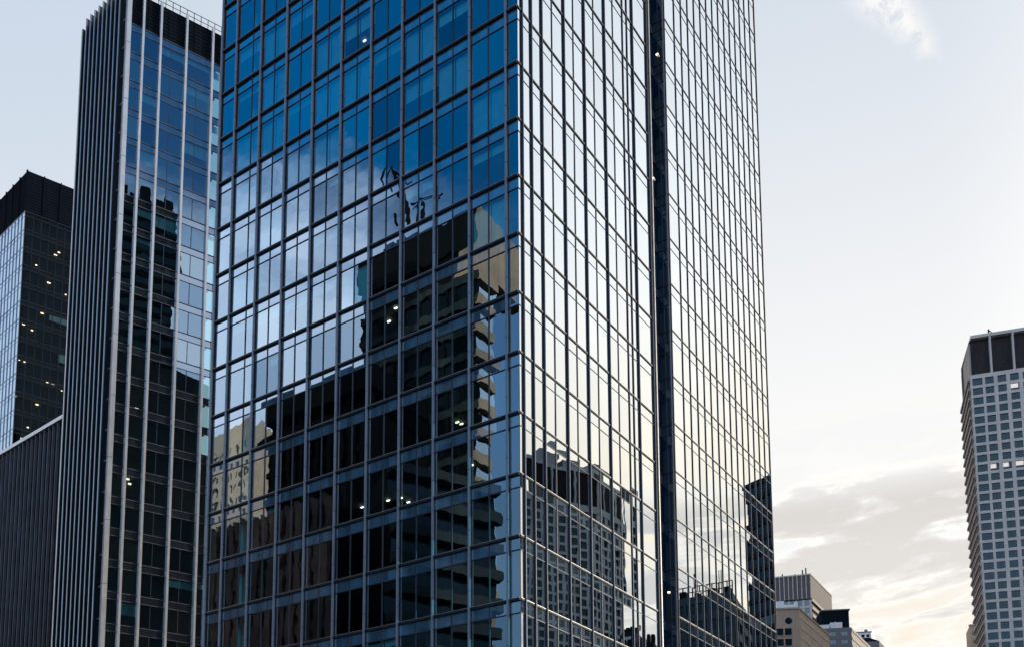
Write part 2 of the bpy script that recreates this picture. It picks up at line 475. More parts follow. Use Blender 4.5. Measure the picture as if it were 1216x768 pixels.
# floor transoms with a bright lip, and the thin bar below each spandrel
for k in range(K0, K1 + 1):
    for F, ua, ub, pr in ((FL, -0.0, ULEND, 0.15), (FR, -0.0, 19.98, 0.05), (FR2, 0.0, U2END, 0.03)):
        mb = MB()
        hh = 0.09 if F is FL else 0.06
        mb.fbox(F, ua, ub, -0.05, pr, zk(k) - hh, zk(k) + 0.06, 0)
        mb.fbox(F, ua, ub, pr - 0.03, pr + 0.005, zk(k) + 0.062, zk(k) + 0.085, 1)
        mb.build('transom', [M['dark_metal'], M['lip']], T, T)
for k in range(K0, K1):
    for F, ua, ub in ((FL, 0.0, ULEND), (FR, 0.0, 19.98), (FR2, 0.0, U2END)):
        mb = MB(); hh = 0.035 if F is FL else 0.03
        mb.fbox(F, ua, ub, -0.03, 0.04 if F is FL else 0.02, zk(k) - 0.86 - hh, zk(k) - 0.86 + hh)
        mb.build('glazing_bar', M['bar'], T, T)
# the dark slot and the return of the wing
RS, RS2 = -0.55, 0.1
v, b = MB(), MB()
for k in range(K0, K1):
    pane(v, FRET, -2.4, RS, zk(k + 1), zk(k), 0)
    pane(v, FRET, RS, WOUT - 0.12, zk(k + 1), zk(k) - 0.9, 0)
    pane(v, FRET, RS, WOUT - 0.12, zk(k) - 0.9, zk(k), 0)
    b.fbox(FRET, -2.4, WOUT, -0.05, 0.06, zk(k) - 0.1, zk(k) + 0.06)
    b.fbox(FRET, -2.4, WOUT, -0.05, 0.045, zk(k) - 0.93, zk(k) - 0.87)
    b.fbox(FRET, -2.4, WOUT, -0.05, 0.04, zk(k) - 1.85, zk(k) - 1.77)
for u in (-1.2, RS, RS2):
    b.fbox(FRET, u - 0.03, u + 0.03, -0.05, 0.07, ZB, ZT)
M['dark_glass'] = glass('dark recess glass', 0.25, (0.5, 0.75, 1.0), opaque=(0.008, 0.035, 0.085), ripple=0.3)  # blue base colour paints the sky reflection the return lacks
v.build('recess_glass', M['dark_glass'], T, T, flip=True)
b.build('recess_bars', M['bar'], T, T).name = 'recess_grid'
b = MB(); b.fbox(FRET, WOUT - 0.12, WOUT - 0.01, -0.1, 0.10, ZB, ZT + 0.4); b.build('corner_column', M['lip'], T, T)
b = MB()
b.fbox(FR, 20.13, US2 - 0.02, -2.6, -2.5, ZB, ZT)
b.fbox(FR, 19.4, 19.97, -2.6, -0.42, ZB, ZT)
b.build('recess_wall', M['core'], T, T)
# inside: slabs, core, one white column by the far end, lamps
DEPTH = US2 + U2END
DEND = 14.0                                              # depth of the short far end; the rear runs off at a slant
def footprint(inset):
    def q(l, r): return add(add(C0, dL, l), dR, r)
    return [q(inset, inset), q(inset, DEPTH - inset), q(9.0 - inset * 0.5, DEPTH - inset), q(ULEND - inset, DEND - inset), q(ULEND - inset, inset)]
sl_ = MB()
for k in range(K0, K1 + 1):
    sl_.prism(footprint(0.42), zk(k) - 0.85, zk(k) - 0.12)
sl_.build('floor_slab', M['slab'], T, T)
sl_ = MB()
for k in range(K0, K1 + 1):
    sl_.fbox(FR2, 0.3, U2END - 0.3, -WOUT - 0.1, -0.3, zk(k) - 0.85, zk(k) - 0.12)
sl_.build('wing_slab', M['slab'], T, T)
co = MB(); co.prism(footprint(7.0), 0, ZT - 0.5); co.build('core', M['core'], T, T)
co = MB()
a = FL.p(ULEND, 0.0, 0); bq = FL.p(ULEND, -DEPTH, 0)
Fend = Frame((a[0], a[1]), dR, dL); co.fbox(Fend, 0.06, DEND, -0.3, 0.0, ZB, ZT)
Fb = Frame(FR.p(DEPTH, 0, 0)[:2], dL, dR); co.fbox(Fb, -WOUT, 9.0, -0.3, 0.0, ZB, ZT)
rp_, rq_ = add(add(C0, dL, 9.0), dR, DEPTH), add(add(C0, dL, ULEND), dR, DEND)
rd_ = (rq_[0] - rp_[0], rq_[1] - rp_[1]); rl_ = sqrt(dot(rd_, rd_)); rd_ = (rd_[0] / rl_, rd_[1] / rl_)
Fs = Frame(rp_, rd_, outward(rd_, nL)); co.fbox(Fs, 0.05, rl_ - 0.05, -0.3, -0.01, ZB, ZT)
co.build('rear_wall', M['core'], T, T)
co = MB(); co.prism(footprint(0.0), 0, ZB - 0.2)
co.fbox(FR2, 0.0, U2END, -WOUT, 0.0, 0, ZB - 0.25); co.build('podium', M['podium'], T, T)
co = MB(); co.prism(footprint(0.1), ZT + 0.02, ZT + 0.45); co.build('roof', M['core'], T, T)
uc = FL.uz(295, 330, -1.2)[0]
co = MB()
for k in range(K0, K1): co.fbox(FL, uc - 0.22, uc + 0.22, -1.6, -1.2, zk(k + 1) - 0.12, zk(k) - 0.86)
co.build('interior_column', M['column'], T, T)
def office_lamp(F, x, y, size=(0.5, 0.22), mat='lamp', fr=None):
    u, z = F.uz(x, y)
    k = math.floor((Z0 - z) / 4.0 + 1e-6)
    zc = zk(k) - 0.90
    r = ray(x, y); t0 = None
    t = (zc - CZ) / r[2]
    P = (r[0] * t, r[1] * t)
    q = (P[0] - F.o[0], P[1] - F.o[1]); u = dot(q, F.d); w = dot(q, F.n)
    if w < -6.5 or w > -0.6: w = -1.6; 
    mb = MB(); mb.fbox(F, u - size[0], u + size[0], w - size[1], w + size[1], zc - 0.09, zc - 0.02)
    mb.build('ceiling_lamp', M[mat], T, T)
for x, y in ((433, 48), (512, 55), (592, 142), (450, 372), (470, 365), (430, 601), (461, 593), (476, 590), (485, 595), (560, 551)):
    office_lamp(FL, x, y, (0.13, 0.05))
for x, y in ((548, 502), (543, 500), (350, 392), (364, 389)):
    office_lamp(FL, x, y, (0.14, 0.05), 'warm_lamp')
for x, y in ((781, 66), (776, 213), (795, 703)):
    u, z = FRET.uz(x, y)
    mb = MB(); mb.fbox(FRET, u - 0.09, u + 0.09, 0.08, 0.16, z - 0.05, z + 0.05); mb.build('wall_lamp', M['warm_lamp'], T, T)

# ================================================================== generic building
class Bld:
    def __init__(s, name, label, corner, aA, aB, LA, LB, ztop, cat='building'):
        """corner nearest the camera; face A runs off along azimuth aA, face B along aB"""
        s.c = corner; s.dA, s.dB = az(aA), az(aB)
        s.LA, s.LB, s.z = LA, LB, ztop
        s.FA = Frame(corner, s.dA, outward(s.dA, s.dB))
        s.FB = Frame(corner, s.dB, outward(s.dB, s.dA))
        s.root = thing(name, label, cat, (corner[0], corner[1], 0))
    def ring(s, inset=0.0):
        c = s.c
        if inset: c = add(add(c, s.dA, inset), s.dB, inset)
        a = add(c, s.dA, s.LA - 2 * inset); b = add(c, s.dB, s.LB - 2 * inset)
        return [c, a, add(a, s.dB, s.LB - 2 * inset), b]
    def body(s, mat, z0=0, z1=None, inset=0.0, name='body'):
        mb = MB(); mb.prism(s.ring(inset), z0, s.z if z1 is None else z1)
        return mb.build(name, mat, s.root, s.root)
    def part(s, mb, name, mat, kind=None, parent=None, flip=False):
        return mb.build(name, mat, parent or s.root, s.root, kind, flip)
def corner_at(x, y, Y):
    p = at(x, y, Y); return (p[0], p[1]), p[2]

def grid(b, F, L, us, zs, pier, band, dep, wallm, glassm, limit=0, name='window', w0=0.0, lit=0.0, stuff=True, blind=True):
    """punched windows: us / zs are the window spans; piers and bands stand proud of the glass"""
    wall = MB()
    ue = [0.0] + [q for s_ in us for q in s_] + [L]
    z_lo, z_hi = zs[-1][0], zs[0][1]
    for i in range(0, len(ue), 2):
        if ue[i + 1] - ue[i] > 0.01: wall.fbox(F, ue[i], ue[i + 1], w0 + 0.001, w0 + dep, z_lo, z_hi)
    zz = [(zs[i + 1][1], zs[i][0]) for i in range(len(zs) - 1)]
    for z0_, z1_ in zz:
        wall.fbox(F, 0.004, L - 0.004, w0 + 0.001, w0 + dep - 0.02 * (1 if band else -1), z0_, z1_)
    b.part(wall, 'facade_grid', wallm)
    rest = MB()
    n = 0
    for (z0_, z1_) in zs:
        for (u0, u1) in us:
            vis = False
            if limit:
                x, y = proj(F.p((u0 + u1) / 2, 0, (z0_ + z1_) / 2))
                vis = 0 < x < 1216 and 0 < y < 768
            mb = MB() if (vis and n < limit) else rest
            pane(mb, F, u0, u1, z0_, z1_, 0, 0.003, w0 + 0.03)
            mb.fbox(F, (u0 + u1) / 2 - 0.04, (u0 + u1) / 2 + 0.04, w0 + 0.01, w0 + 0.08, z0_, z1_, 1)
            mb.fbox(F, u0, u1, w0 + 0.01, w0 + 0.09, z0_ - 0.001, z0_ + 0.10, 1)
            if blind and random.random() < 0.25:
                h = random.uniform(0.3, 0.8) * (z1_ - z0_)
                mb.fbox(F, u0 + 0.06, u1 - 0.06, w0 + 0.006, w0 + 0.012, z1_ - h, z1_, 2)
            if mb is not rest:
                b.part(mb, name, [glassm, M['bar'], M['blind']], flip=True); n += 1
    if rest.v: b.part(rest, name, [glassm, M['bar'], M['blind']], 'stuff' if stuff else None, flip=True)
def spans(a, b, n, fill):
    d = (b - a) / n
    return [(a + d * (i + (1 - fill) / 2), a + d * (i + (1 + fill) / 2)) for i in range(n)]
def zspans(top, pitch, n, h):
    return [(top - pitch * i - h, top - pitch * i) for i in range(n)]

M['white_metal'] = solid('pale aluminium fin', (0.62, 0.64, 0.67), 0.4, 0.5, 0.1, 0.6)
M['fin'] = solid('steel blue fin', (0.27, 0.37, 0.47), 0.4, 0.5, 0.15, 0.5)
M['screen'] = solid('dark grey crown screen', (0.045, 0.043, 0.046), 0.8, 0, 0.25, 0.4, spec=0.1)
M['rib'] = solid('dark grey rib', (0.12, 0.135, 0.17), 0.6, 0, 0.3, 0.5, spec=0.2)
M['black'] = solid('black cladding', (0.005, 0.005, 0.007), 0.7, 0, 0.3, 0.6, spec=0.08)
M['louvre'] = solid('dark louvre', (0.006, 0.010, 0.017), 0.75, 0, 0.3, 0.8, spec=0.05)
M['fglass'] = glass('fin tower glass', 0.40, (0.80, 0.95, 1.0), see=(0.28, 0.52, 0.58), ripple=0.25, vary=0.3)
M['fspan'] = glass('fin tower spandrel', 0.34, (0.8, 0.9, 1.0), opaque=(0.018, 0.024, 0.034))
M['pale_glass'] = glass('pale blue curtain wall', 0.42, (0.42, 0.68, 1.0), opaque=(0.03, 0.06, 0.09), wave=0.002, pw=3.0)
M['black_glass'] = glass('black curtain wall', 0.008, (0.7, 0.85, 1.0), see=(0.40, 0.52, 0.52), wave=0.001)
M['bglass'] = glass('blue window glass', 0.14, (0.6, 0.85, 1.0), opaque=(0.006, 0.018, 0.028), wave=0.005, scale=0.8, pw=3.0)
M['cglass'] = glass('deep blue window glass', 0.05, (0.6, 0.85, 1.0), opaque=(0.006, 0.026, 0.042), wave=0.006, scale=0.8, pw=4.0)
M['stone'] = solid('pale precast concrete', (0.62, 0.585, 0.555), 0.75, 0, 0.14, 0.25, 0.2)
M['stone_side'] = solid('darker precast concrete', (0.36, 0.32, 0.30), 0.8, 0, 0.2, 0.3, 0.2)  # darker and browner than the pale precast
M['beige'] = solid('beige stone', (0.44, 0.41, 0.375), 0.8, 0, 0.14, 0.2, 0.2)
M['brown'] = solid('brown cladding', (0.13, 0.115, 0.11), 0.7, 0, 0.15, 0.3)
M['grey'] = solid('grey rendered wall', (0.17, 0.175, 0.19), 0.8, 0, 0.12, 0.3)
M['white_plant'] = solid('white roof plant', (0.72, 0.75, 0.78), 0.5, 0.1, 0.1, 0.5)
M['tan'] = solid('tan stone cladding', (0.46, 0.37, 0.28), 0.8, 0, 0.22, 0.35, 0.4)
M['balcony'] = solid('weathered balcony front', (0.035, 0.05, 0.06), 0.8, 0, 0.25, 0.4, spec=0.1)  # base darkened so the bands read as shaded although the sun reaches them
M['brick'] = solid('red brown brick', (0.17, 0.125, 0.12), 0.85, 0, 0.45, 0.4, 0.3, spec=0.1)
M['shaded_grid'] = solid('grey green concrete grid', (0.22, 0.25, 0.26), 0.8, 0, 0.2, 0.3)  # pale concrete with its shade put into the darker colour
M['dark_wall'] = solid('dark bronze cladding', (0.007, 0.009, 0.012), 0.7, 0, 0.3, 0.4, spec=0.08)  # dark facades; the near-black base also holds the shade they stand in

# ================================================================== fin tower, left of the glass tower
FT_AZ_A, FT_AZ_B = 55.2, -50.4
cxy, _ = corner_at(142, 256, 120)
top_f = at(153, 12, 120)[2]
ft = Bld('fin_tower', 'slim office tower with white vertical fins and dark louvred top beside the big glass tower', cxy, FT_AZ_A, FT_AZ_B, 30, 30, 0, 'tower')
FA, FB = ft.FA, ft.FB
zline1 = FA.uz(213, 55.5)[1]
PITCH_F = 4.0
ft.z = FA.uz(213, 17)[1]
zr = ft.z
muF = [FA.uz(x, 256)[0] for x in (160.5, 182, 213.5, 245.5)]
uEndF = FA.uz(257, 256)[0]
print('fin tower', cxy, zline1, zr, muF, uEndF)
ft.LA = uEndF
uLeftF = FB.uz(93, 250)[0]
ft.LB = uLeftF
ft.body(M['core'], 0, zr - 0.3, 0.9, 'core')
nfl = 26
edgesF = [0.35] + muF + [uEndF]
rows = []
for j in range(nfl): rows.append(zline1 - PITCH_F * j)
ncell = 0
restw, rests = MB(), MB()
for j, zt in enumerate(rows):
    for bi, (u0, u1) in enumerate(zip(edgesF, edgesF[1:])):
        x, y = proj(FA.p((u0 + u1) / 2, 0, zt - 2))
        vis = 0 < y < 790 and ncell < 100
        v, s = (MB(), MB()) if vis else (restw, rests)
        us = [u0, u1] if u1 - u0 < 2.3 else [u0, u0 + (u1 - u0) * 0.44, u1]
        for a_, b_ in zip(us, us[1:]):
            pane(v, FA, a_, b_, zt - PITCH_F + 0.0, zt - 0.95, 0, 0.002)
        pane(s, FA, u0, u1, zt - 0.95, zt, 0, 0.0015)
        if len(us) == 3: v.fbox(FA, us[1] - 0.04, us[1] + 0.04, -0.02, 0.04, zt - PITCH_F + 0.1, zt - 1.0, 1)
        if random.random() < (0.35 if j < 7 else 0.06):
            h = random.choice((0.6, 1.0, 1.6))
            v.fbox(FA, u0 + 0.1, u1 - 0.1, -0.34, -0.31, zt - 1.0 - h, zt - 1.0, 2)
        if vis:
            wo = ft.part(v, 'window', [M['fglass'], M['bar'], M['blind']], flip=True)
            ft.part(s, 'spandrel_panel', M['fspan'], parent=wo, flip=True); ncell += 1
ft.part(restw, 'window', [M['fglass'], M['bar'], M['blind']], 'stuff', flip=True)
ft.part(rests, 'spandrel_panel', M['fspan'], 'stuff', flip=True)
for j, zt in enumerate(rows):
    mb = MB(); mb.fbox(FA, 0.3, uEndF, -0.05, 0.08, zt - 0.05, zt + 0.03); mb.fbox(FA, 0.3, uEndF, -0.05, 0.06, zt - 0.99, zt - 0.92)
    ft.part(mb, 'transom', M['rib'])
mb = MB()
for j, zt in enumerate(rows): mb.prism(ft.ring(0.45), zt - 0.9, zt - 0.15)
ft.part(mb, 'floor_slab', M['slab'])
# louvred crown
lv = MB(); lv.fbox(FA, 0.3, uEndF, -0.5, -0.06, zline1 + 0.05, zr - 0.1)
for i in range(9):
    zz = zline1 + 0.3 + (zr - zline1 - 0.5) * i / 8
    lv.fbox(FA, 0.3, uEndF, -0.06, 0.0, zz - 0.05, zz + 0.05)
for a_, b_ in zip(edgesF, edgesF[1:]):
    for q in (0.33, 0.67): lv.fbox(FA, a_ + (b_ - a_) * q - 0.03, a_ + (b_ - a_) * q + 0.03, -0.06, 0.02, zline1 + 0.1, zr - 0.1)
ft.part(lv, 'louvre_band', M['louvre'])
for u in muF + [uEndF]:
    mb = MB(); mb.fbox(FA, u - 0.14, u + 0.14, -0.06, 0.42, 0, zr + 0.3); ft.part(mb, 'mullion', M['white_metal'])
# broad white corner blade in lengths
mb = MB(); mb.fbox(FA, -0.25, 0.30, -0.3, 0.55, 0, zr + 1.2)
for j in range(20): mb.fbox(FA, -0.262, 0.312, -0.3, 0.562, zr - 8 * j - 0.05, zr - 8 * j + 0.05, 1)
ft.part(mb, 'corner_blade', [M['white_metal'], M['fin']])
# finned flank: glass between deep fins
v = MB()
nf = 10
for j in range(nfl + 2):
    zt = zr - PITCH_F * j
    for i in range(nf):
        u0, u1 = uLeftF * i / nf, uLeftF * (i + 1) / nf
        pane(v, FB, u0, u1, zt - PITCH_F, zt, 0, 0.01)
M['flank'] = glass('flank glass', 0.28, (0.62, 0.82, 1.0), opaque=(0.02, 0.035, 0.05), pw=4.0)
ft.part(v, 'flank_glass', M['flank'], 'stuff', flip=True)
for i in range(1, nf + 1):
    u = uLeftF * i / nf
    mb = MB(); mb.fbox(FB, u - 0.09, u + 0.09, -0.1, 0.62, 0, zr + (0.9 if i < nf else 0.0), 1)
    mb.fbox(FB, u - 0.095, u + 0.095, 0.621, 0.72, 0, zr + (0.9 if i < nf else 0.0)); ft.part(mb, 'flank_fin', [M['fin'] if i < nf else M['white_metal'], M['dark_metal']])
mb = MB()
for j in range(nfl + 2): mb.fbox(FB, 0.3, uLeftF, -0.1, 0.12, zr - PITCH_F * j - 0.25, zr - PITCH_F * j - 0.05)
ft.part(mb, 'flank_band', M['fin'])
# roof rail
mb = MB()
for i in range(13):
    u = 1.0 + (uEndF - 1.0) * i / 12
    mb.fbox(FA, u - 0.035, u + 0.035, -0.3, -0.22, zr - 0.1, zr + 1.5)
mb.fbox(FA, 1.0, uEndF, -0.29, -0.23, zr + 1.44, zr + 1.5); mb.fbox(FA, 1.0, uEndF, -0.29, -0.23, zr + 0.7, zr + 0.75)
ft.part(mb, 'roof_rail', M['dark_metal'])
ft.body(M['louvre'], zr - 0.35, zr - 0.02, 0.05, 'roof')
def bld_lamp(b, F, x, y, wd=0.5, mat='warm_lamp', depth=-0.7, hh=0.07):
    u, z = F.uz(x, y, depth)
    mb = MB(); mb.fbox(F, u - wd * 0.6, u + wd * 0.6, depth - 0.12, depth + 0.12, z - hh, z + hh); b.part(mb, 'ceiling_lamp', M[mat])
for x, y, wd in ((150, 307, .35), (182, 315, .3), (166, 354, .35), (162, 485, .35), (150, 568, .6), (154, 574, .3), (173, 147, .25), (171, 177, .25), (168, 184, .25)):
    bld_lamp(ft, FA, x, y, wd)

# ================================================================== dark tower at the left edge
cxy, ztop = corner_at(33, 203, 200)
dt = Bld('dark_tower', 'dark gridded office tower with scattered lit windows at the left edge of the photo', cxy, 54, -48, 34, 40, ztop, 'tower')
dt.body(M['core'], 0, ztop - 0.5, 1.0, 'core')
zb_ = dt.FA.uz(60, 262)[1]
print('dark tower', cxy, ztop, zb_)
for F, Lx, nm, mat in ((dt.FA, dt.LA, 'black_facade', 'black_glass'), (dt.FB, dt.LB, 'pale_facade', 'pale_glass')):
    v, b = MB(), MB()
    nu = int(Lx / 1.55)
    z = zb_; j = 0
    while z > 2:
        for i in range(nu):
            pane(v, F, Lx * i / nu, Lx * (i + 1) / nu, z - 4, z, 0, 0.008)
        b.fbox(F, 0, Lx, -0.05, 0.05, z - 0.10, z + 0.10); b.fbox(F, 0, Lx, -0.05, 0.03, z - 1.05, z - 0.95)
        z -= 4; j += 1
    for i in range(nu + 1): b.fbox(F, Lx * i / nu - 0.05, Lx * i / nu + 0.05, -0.05, 0.14, z, zb_)
    dt.part(v, nm, M[mat], flip=True); dt.part(b, 'facade_bars', M['dark_metal' if mat == 'black_glass' else 'fin']).name = 'facade_lattice'
    c = MB(); c.fbox(F, 0, Lx, -0.5, 0.0, zb_ + 0.1, ztop)
    for i in range(nu // 2 + 1): c.fbox(F, Lx * i / (nu // 2) - 0.09, Lx * i / (nu // 2) + 0.09, 0.0, 0.25, zb_ + 0.1, ztop + 0.1)
    for q in range(14): c.fbox(F, 0, Lx, 0.0, 0.10, zb_ + 0.4 + (ztop - zb_) * q / 14.5, zb_ + 0.6 + (ztop - zb_) * q / 14.5)
    dt.part(c, 'louvre_crown', M['louvre'])
mb = MB()
z = zb_
while z > 2: mb.prism(dt.ring(0.6), z - 0.7, z); z -= 4
dt.part(mb, 'floor_slab', M['slab'])
for x, y, wd in ((68, 303, .9), (60, 336, .8), (76, 382, .9), (40, 392, .8), (25, 427, .6), (33, 429, .5), (33, 450, .7), (58, 454, .9), (69, 461, .5), (35, 507, .8), (76, 505, .6), (72, 300, .6), (45, 315, .5), (52, 372, .6), (30, 385, .6), (80, 420, .5), (46, 480, .7), (20, 470, .5), (28, 520, .6), (62, 520, .5), (80, 350, .4), (41, 345, .4)):
    for q in range(random.choice((1, 2, 3))): bld_lamp(dt, dt.FA, x + q * 3.2 - 2, y + q * 1.2, wd * random.uniform(0.35, 0.8), 'warm_lamp', -0.8 - 0.9 * (q % 2), 0.06)
mb = MB()
for _ in range(22):
    u0 = 2 + random.random() * (dt.LA - 8); j = random.randrange(14); z = zb_ - 4 * j - 1.1
    mb.fbox(dt.FA, u0, u0 + random.choice((3, 4.6, 6, 9)), -0.2, -0.17, z - random.choice((0.8, 1.2, 1.8)), z)
dt.part(mb, 'blind', M['blind'])
dt.body(M['louvre'], ztop - 0.4, ztop - 0.02, 0.1, 'roof')

# ================================================================== low ribbed block at lower left
pl = FB.p(uLeftF + 0.6, 0, 0)
rc = (pl[0], pl[1])
Fr_ = Frame(rc, ft.dB, ft.FB.n)
zrb = Fr_.uz(73, 498)[1]
rb = Bld('ribbed_block', 'low black windowless block with thin vertical ribs beside the white finned tower', rc, FT_AZ_B, FT_AZ_A, 44, 20, zrb)
print('ribbed', rc, zrb)
rb.body(M['black'], 0, zrb - 0.2)
mb = MB()
for i in range(38):
    u = 0.3 + 44 * i / 38; mb.fbox(rb.FA, u - 0.07, u + 0.07, 0.0, 0.35, 0, zrb - 0.1)
rb.part(mb, 'facade_ribs', M['rib']).name = 'ribbing'
mb = MB(); mb.fbox(rb.FA, 0, 44, -0.4, 0.5, zrb - 0.3, zrb + 0.2); rb.part(mb, 'coping', M['white_metal'])
mb = MB()
for i in range(5):
    u = 1.0 + i * 1.0; mb.fbox(rb.FA, u - 0.04, u + 0.04, -1.4, -1.3, zrb, zrb + 1.6)
    mb.fbox(rb.FA, u + 0.04, u + 0.9, -1.39, -1.31, zrb + 1.3 - 0.2 * i, zrb + 1.5 - 0.2 * i)
rb.part(mb, 'roof_frame', M['white_metal'])

# ================================================================== concrete tower at right
cxy, _ = corner_at(1153.5, 470, 350)
st = Bld('concrete_tower', 'pale concrete tower with square blue windows and dark recessed crown at the right edge', cxy, 108, 20, 46, 26, 0, 'tower')
# face A is seen almost square on, running right and a little nearer
zc_ = at(1152, 446, 350)[2]; zt_ = at(1152, 401, 350)[2]
st.z = zt_
print('concrete', cxy, zc_, zt_)
st.body(M['stone'], 0, zc_, 0.9)
ns_a = 12
usA = [(0.9, 4.0)]
pA = 4.05
usA = [(0.6, 3.9)] + [(4.75 + pA * i, 7.55 + pA * i) for i in range(10)]
zsA = zspans(zc_ - 1.3, 3.62, 44, 2.6)
grid(st, st.FA, 46, usA, zsA, 1.4, True, 0.45, M['stone'], M['cglass'], 100, w0=-0.4)
for x, y in ((1177, 554), (1195, 551), (1205, 550), (1212, 458)):
    u, z = st.FA.uz(x, y, -0.36)
    i = min(range(len(usA)), key=lambda q: abs(sum(usA[q]) / 2 - u)); j = min(range(len(zsA)), key=lambda q: abs(sum(zsA[q]) / 2 - z))
    wl = MB(); wl.fbox(st.FA, usA[i][0] + 0.1, usA[i][1] - random.uniform(0.1, 1.0), -0.33, -0.30, zsA[j][0] + 0.9, zsA[j][1] - 0.15)
    st.part(wl, 'reflection_panel', M['warm_reflection'])  # added glowing panel painting a warm reflection on the pane
wl = MB()
wl.fbox(st.FA, 0, 46, -0.4, 0.06, zc_ - 1.3, zc_ + 0.2); st.part(wl, 'cornice', M['stone'])
wl = MB()
wl.fbox(st.FB, 0.4, 26, -0.3, 0.0, 0, zc_ + 0.2)
for j in range(44):
    z = zc_ - 1.0 - 3.62 * j
    wl.fbox(st.FB, -0.1, 26, 0.002, 0.9, z - 0.9, z); wl.fbox(st.FB, 0, 26, 0.002, 0.35, z - 1.6, z - 0.91)
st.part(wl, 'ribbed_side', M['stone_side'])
cr = MB()
cr.fbox(st.FA, 0.6, 46, -22, -2.0, zc_ + 0.2, zt_ - 0.4)
st.part(cr, 'crown_screen', M['screen'])
for i in range(7):
    u = 7.2 + 7.4 * i
    if u < 46:
        c = MB(); c.fbox(st.FA, u - 0.3, u + 0.3, -1.98, -0.2, zc_ + 0.2, zt_ - 0.4); st.part(c, 'crown_pier', M['stone'])
cr = MB(); cr.fbox(st.FA, 0.9, 46, -22, -0.1, zt_ - 0.39, zt_ + 0.75); st.part(cr, 'roof_slab', M['stone'])
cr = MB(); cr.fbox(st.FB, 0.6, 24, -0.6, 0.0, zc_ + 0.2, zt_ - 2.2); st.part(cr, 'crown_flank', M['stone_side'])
u_, z_ = st.FA.uz(1174, 396, -3)
cr = MB(); cr.fbox(st.FA, u_ - 0.25, u_ + 0.25, -3.2, -2.8, zt_ + 0.7, zt_ + 3.6); cr.tube(st.FA.p(u_, -3, zt_ + 3.4), st.FA.p(u_ + 1.6, -3, zt_ + 1.6), 0.18)
st.part(cr, 'roof_davit', M['dark_metal'])

# ================================================================== small far buildings
# striped topped office block
cxy, zt = corner_at(962.5, 682, 470)
ob = Bld('striped_office_block', 'far brown office block with vertically striped windowless top, next to the glass tower', cxy, -72, 33, 40, 40, zt)
ob.body(M['brown'], 0, zt - 0.4, 0.8)
za = ob.FA.uz(950, 711)[1]
for F, Lx in ((ob.FA, 40), (ob.FB, 40)):
    mb = MB(); mb.fbox(F, 0, Lx, -0.28, 0.0, za, zt); ob.part(mb, 'crown_wall', M['brown'])
mb = MB()
for i in range(20): mb.fbox(ob.FA, 2.0 * i - 0.18 + 0.2, 2.0 * i + 0.38, 0.002, 0.45, za, zt)
ob.part(mb, 'crown_ribs', M['stone']).name = 'crown_ribbing'
mb = MB(); mb.fbox(ob.FA, -0.2, 40, -0.5, 0.5, zt, zt + 0.6); mb.fbox(ob.FB, -0.2, 40, -0.5, 0.3, zt, zt + 0.6); ob.part(mb, 'parapet', M['stone'])
grid(ob, ob.FA, 40, spans(0.5, 39.5, 12, 0.72), zspans(za - 0.6, 3.8, 30, 2.8), 1, True, 0.35, M['stone'], M['bglass'], 60, w0=-0.28)
wl = MB()
for j in range(30):
    z = za - 3.8 * j
    wl.fbox(ob.FB, 0.0, 40, 0.002, 0.4, z - 1.3, z)
ob.part(wl, 'side_band', M['beige'])
mb = MB()
for x in (929, 944, 953, 957): 
    u, z = ob.FA.uz(x, 681, -6); mb.fbox(ob.FA, u - 0.3, u + 0.3, -6.3, -5.7, zt, zt + random.uniform(2, 6))
    if x == 957: mb.fbox(ob.FA, u - 1.4, u + 1.4, -6.4, -5.6, zt + 1.5, zt + 2.6)
ob.part(mb, 'roof_mast', M['dark_metal'])
M['warm_stone'] = solid('warm tan stone', (0.40, 0.30, 0.215), 0.8, 0, 0.16, 0.2, 0.2)
# beige block with round window
cxy, zt = corner_at(948.5, 721, 330)
bb = Bld('beige_block', 'far beige stone block with a round top window and white roof plant', cxy, -82, 33, 30, 40, zt)
bb.body(M['warm_stone'], 0, zt)
us = []
uu = [bb.FA.uz(x, 745)[0] for x in (936, 926)]
usb = sorted((u - 1.1, u + 1.1) for u in uu)
for (u0, u1) in usb:
    for zi, y in enumerate((749.5, 762)):
        z = bb.FA.uz(936, y)[1]
        mb = MB(); mb.fbox(bb.FA, u0, u1, -0.05, 0.03, z - 1.2, z + 1.2); mb.fbox(bb.FA, u0 - 0.2, u1 + 0.2, 0.032, 0.3, z - 1.5, z - 1.21, 1)
        bb.part(mb, 'window', [M['bglass'], M['stone_side']])
u, z = bb.FA.uz(936.5, 736.5)
mb = MB(); P = Vector(bb.FA.p(u, -0.05, z)); Q = Vector(bb.FA.p(u, 0.06, z)); mb.tube(P, Q, 1.15, 24, 0)
mb.tube(Vector(bb.FA.p(u, -0.05, z)), Vector(bb.FA.p(u, 0.03, z)), 1.45, 24, 1)
bb.part(mb, 'round_window', [M['bglass'], M['stone_side']])
mb = MB(); mb.fbox(bb.FA, -0.25, 30, -0.5, 0.35, zt - 0.5, zt + 0.15); mb.fbox(bb.FB, 0.4, 40, -0.4, 0.25, zt - 0.45, zt + 0.16); bb.part(mb, 'cornice', M['warm_stone'])
mb = MB()
for j in range(12):
    z = zt - 2.4 - 3.4 * j; mb.fbox(bb.FB, 0.8, 39, 0.002, 0.12, z - 0.8, z)
bb.part(mb, 'string_course', M['tan'])
mb = MB()
for (xa, xb, y) in ((922, 931, 713), (931, 944, 717), (944, 947, 714)):
    u0, z = bb.FA.uz(xb, y, -3); u1, _ = bb.FA.uz(xa, y, -3)
    mb.fbox(bb.FA, u0, u1, -9, -3, zt, z)
bb.part(mb, 'roof_plant', M['white_plant'])
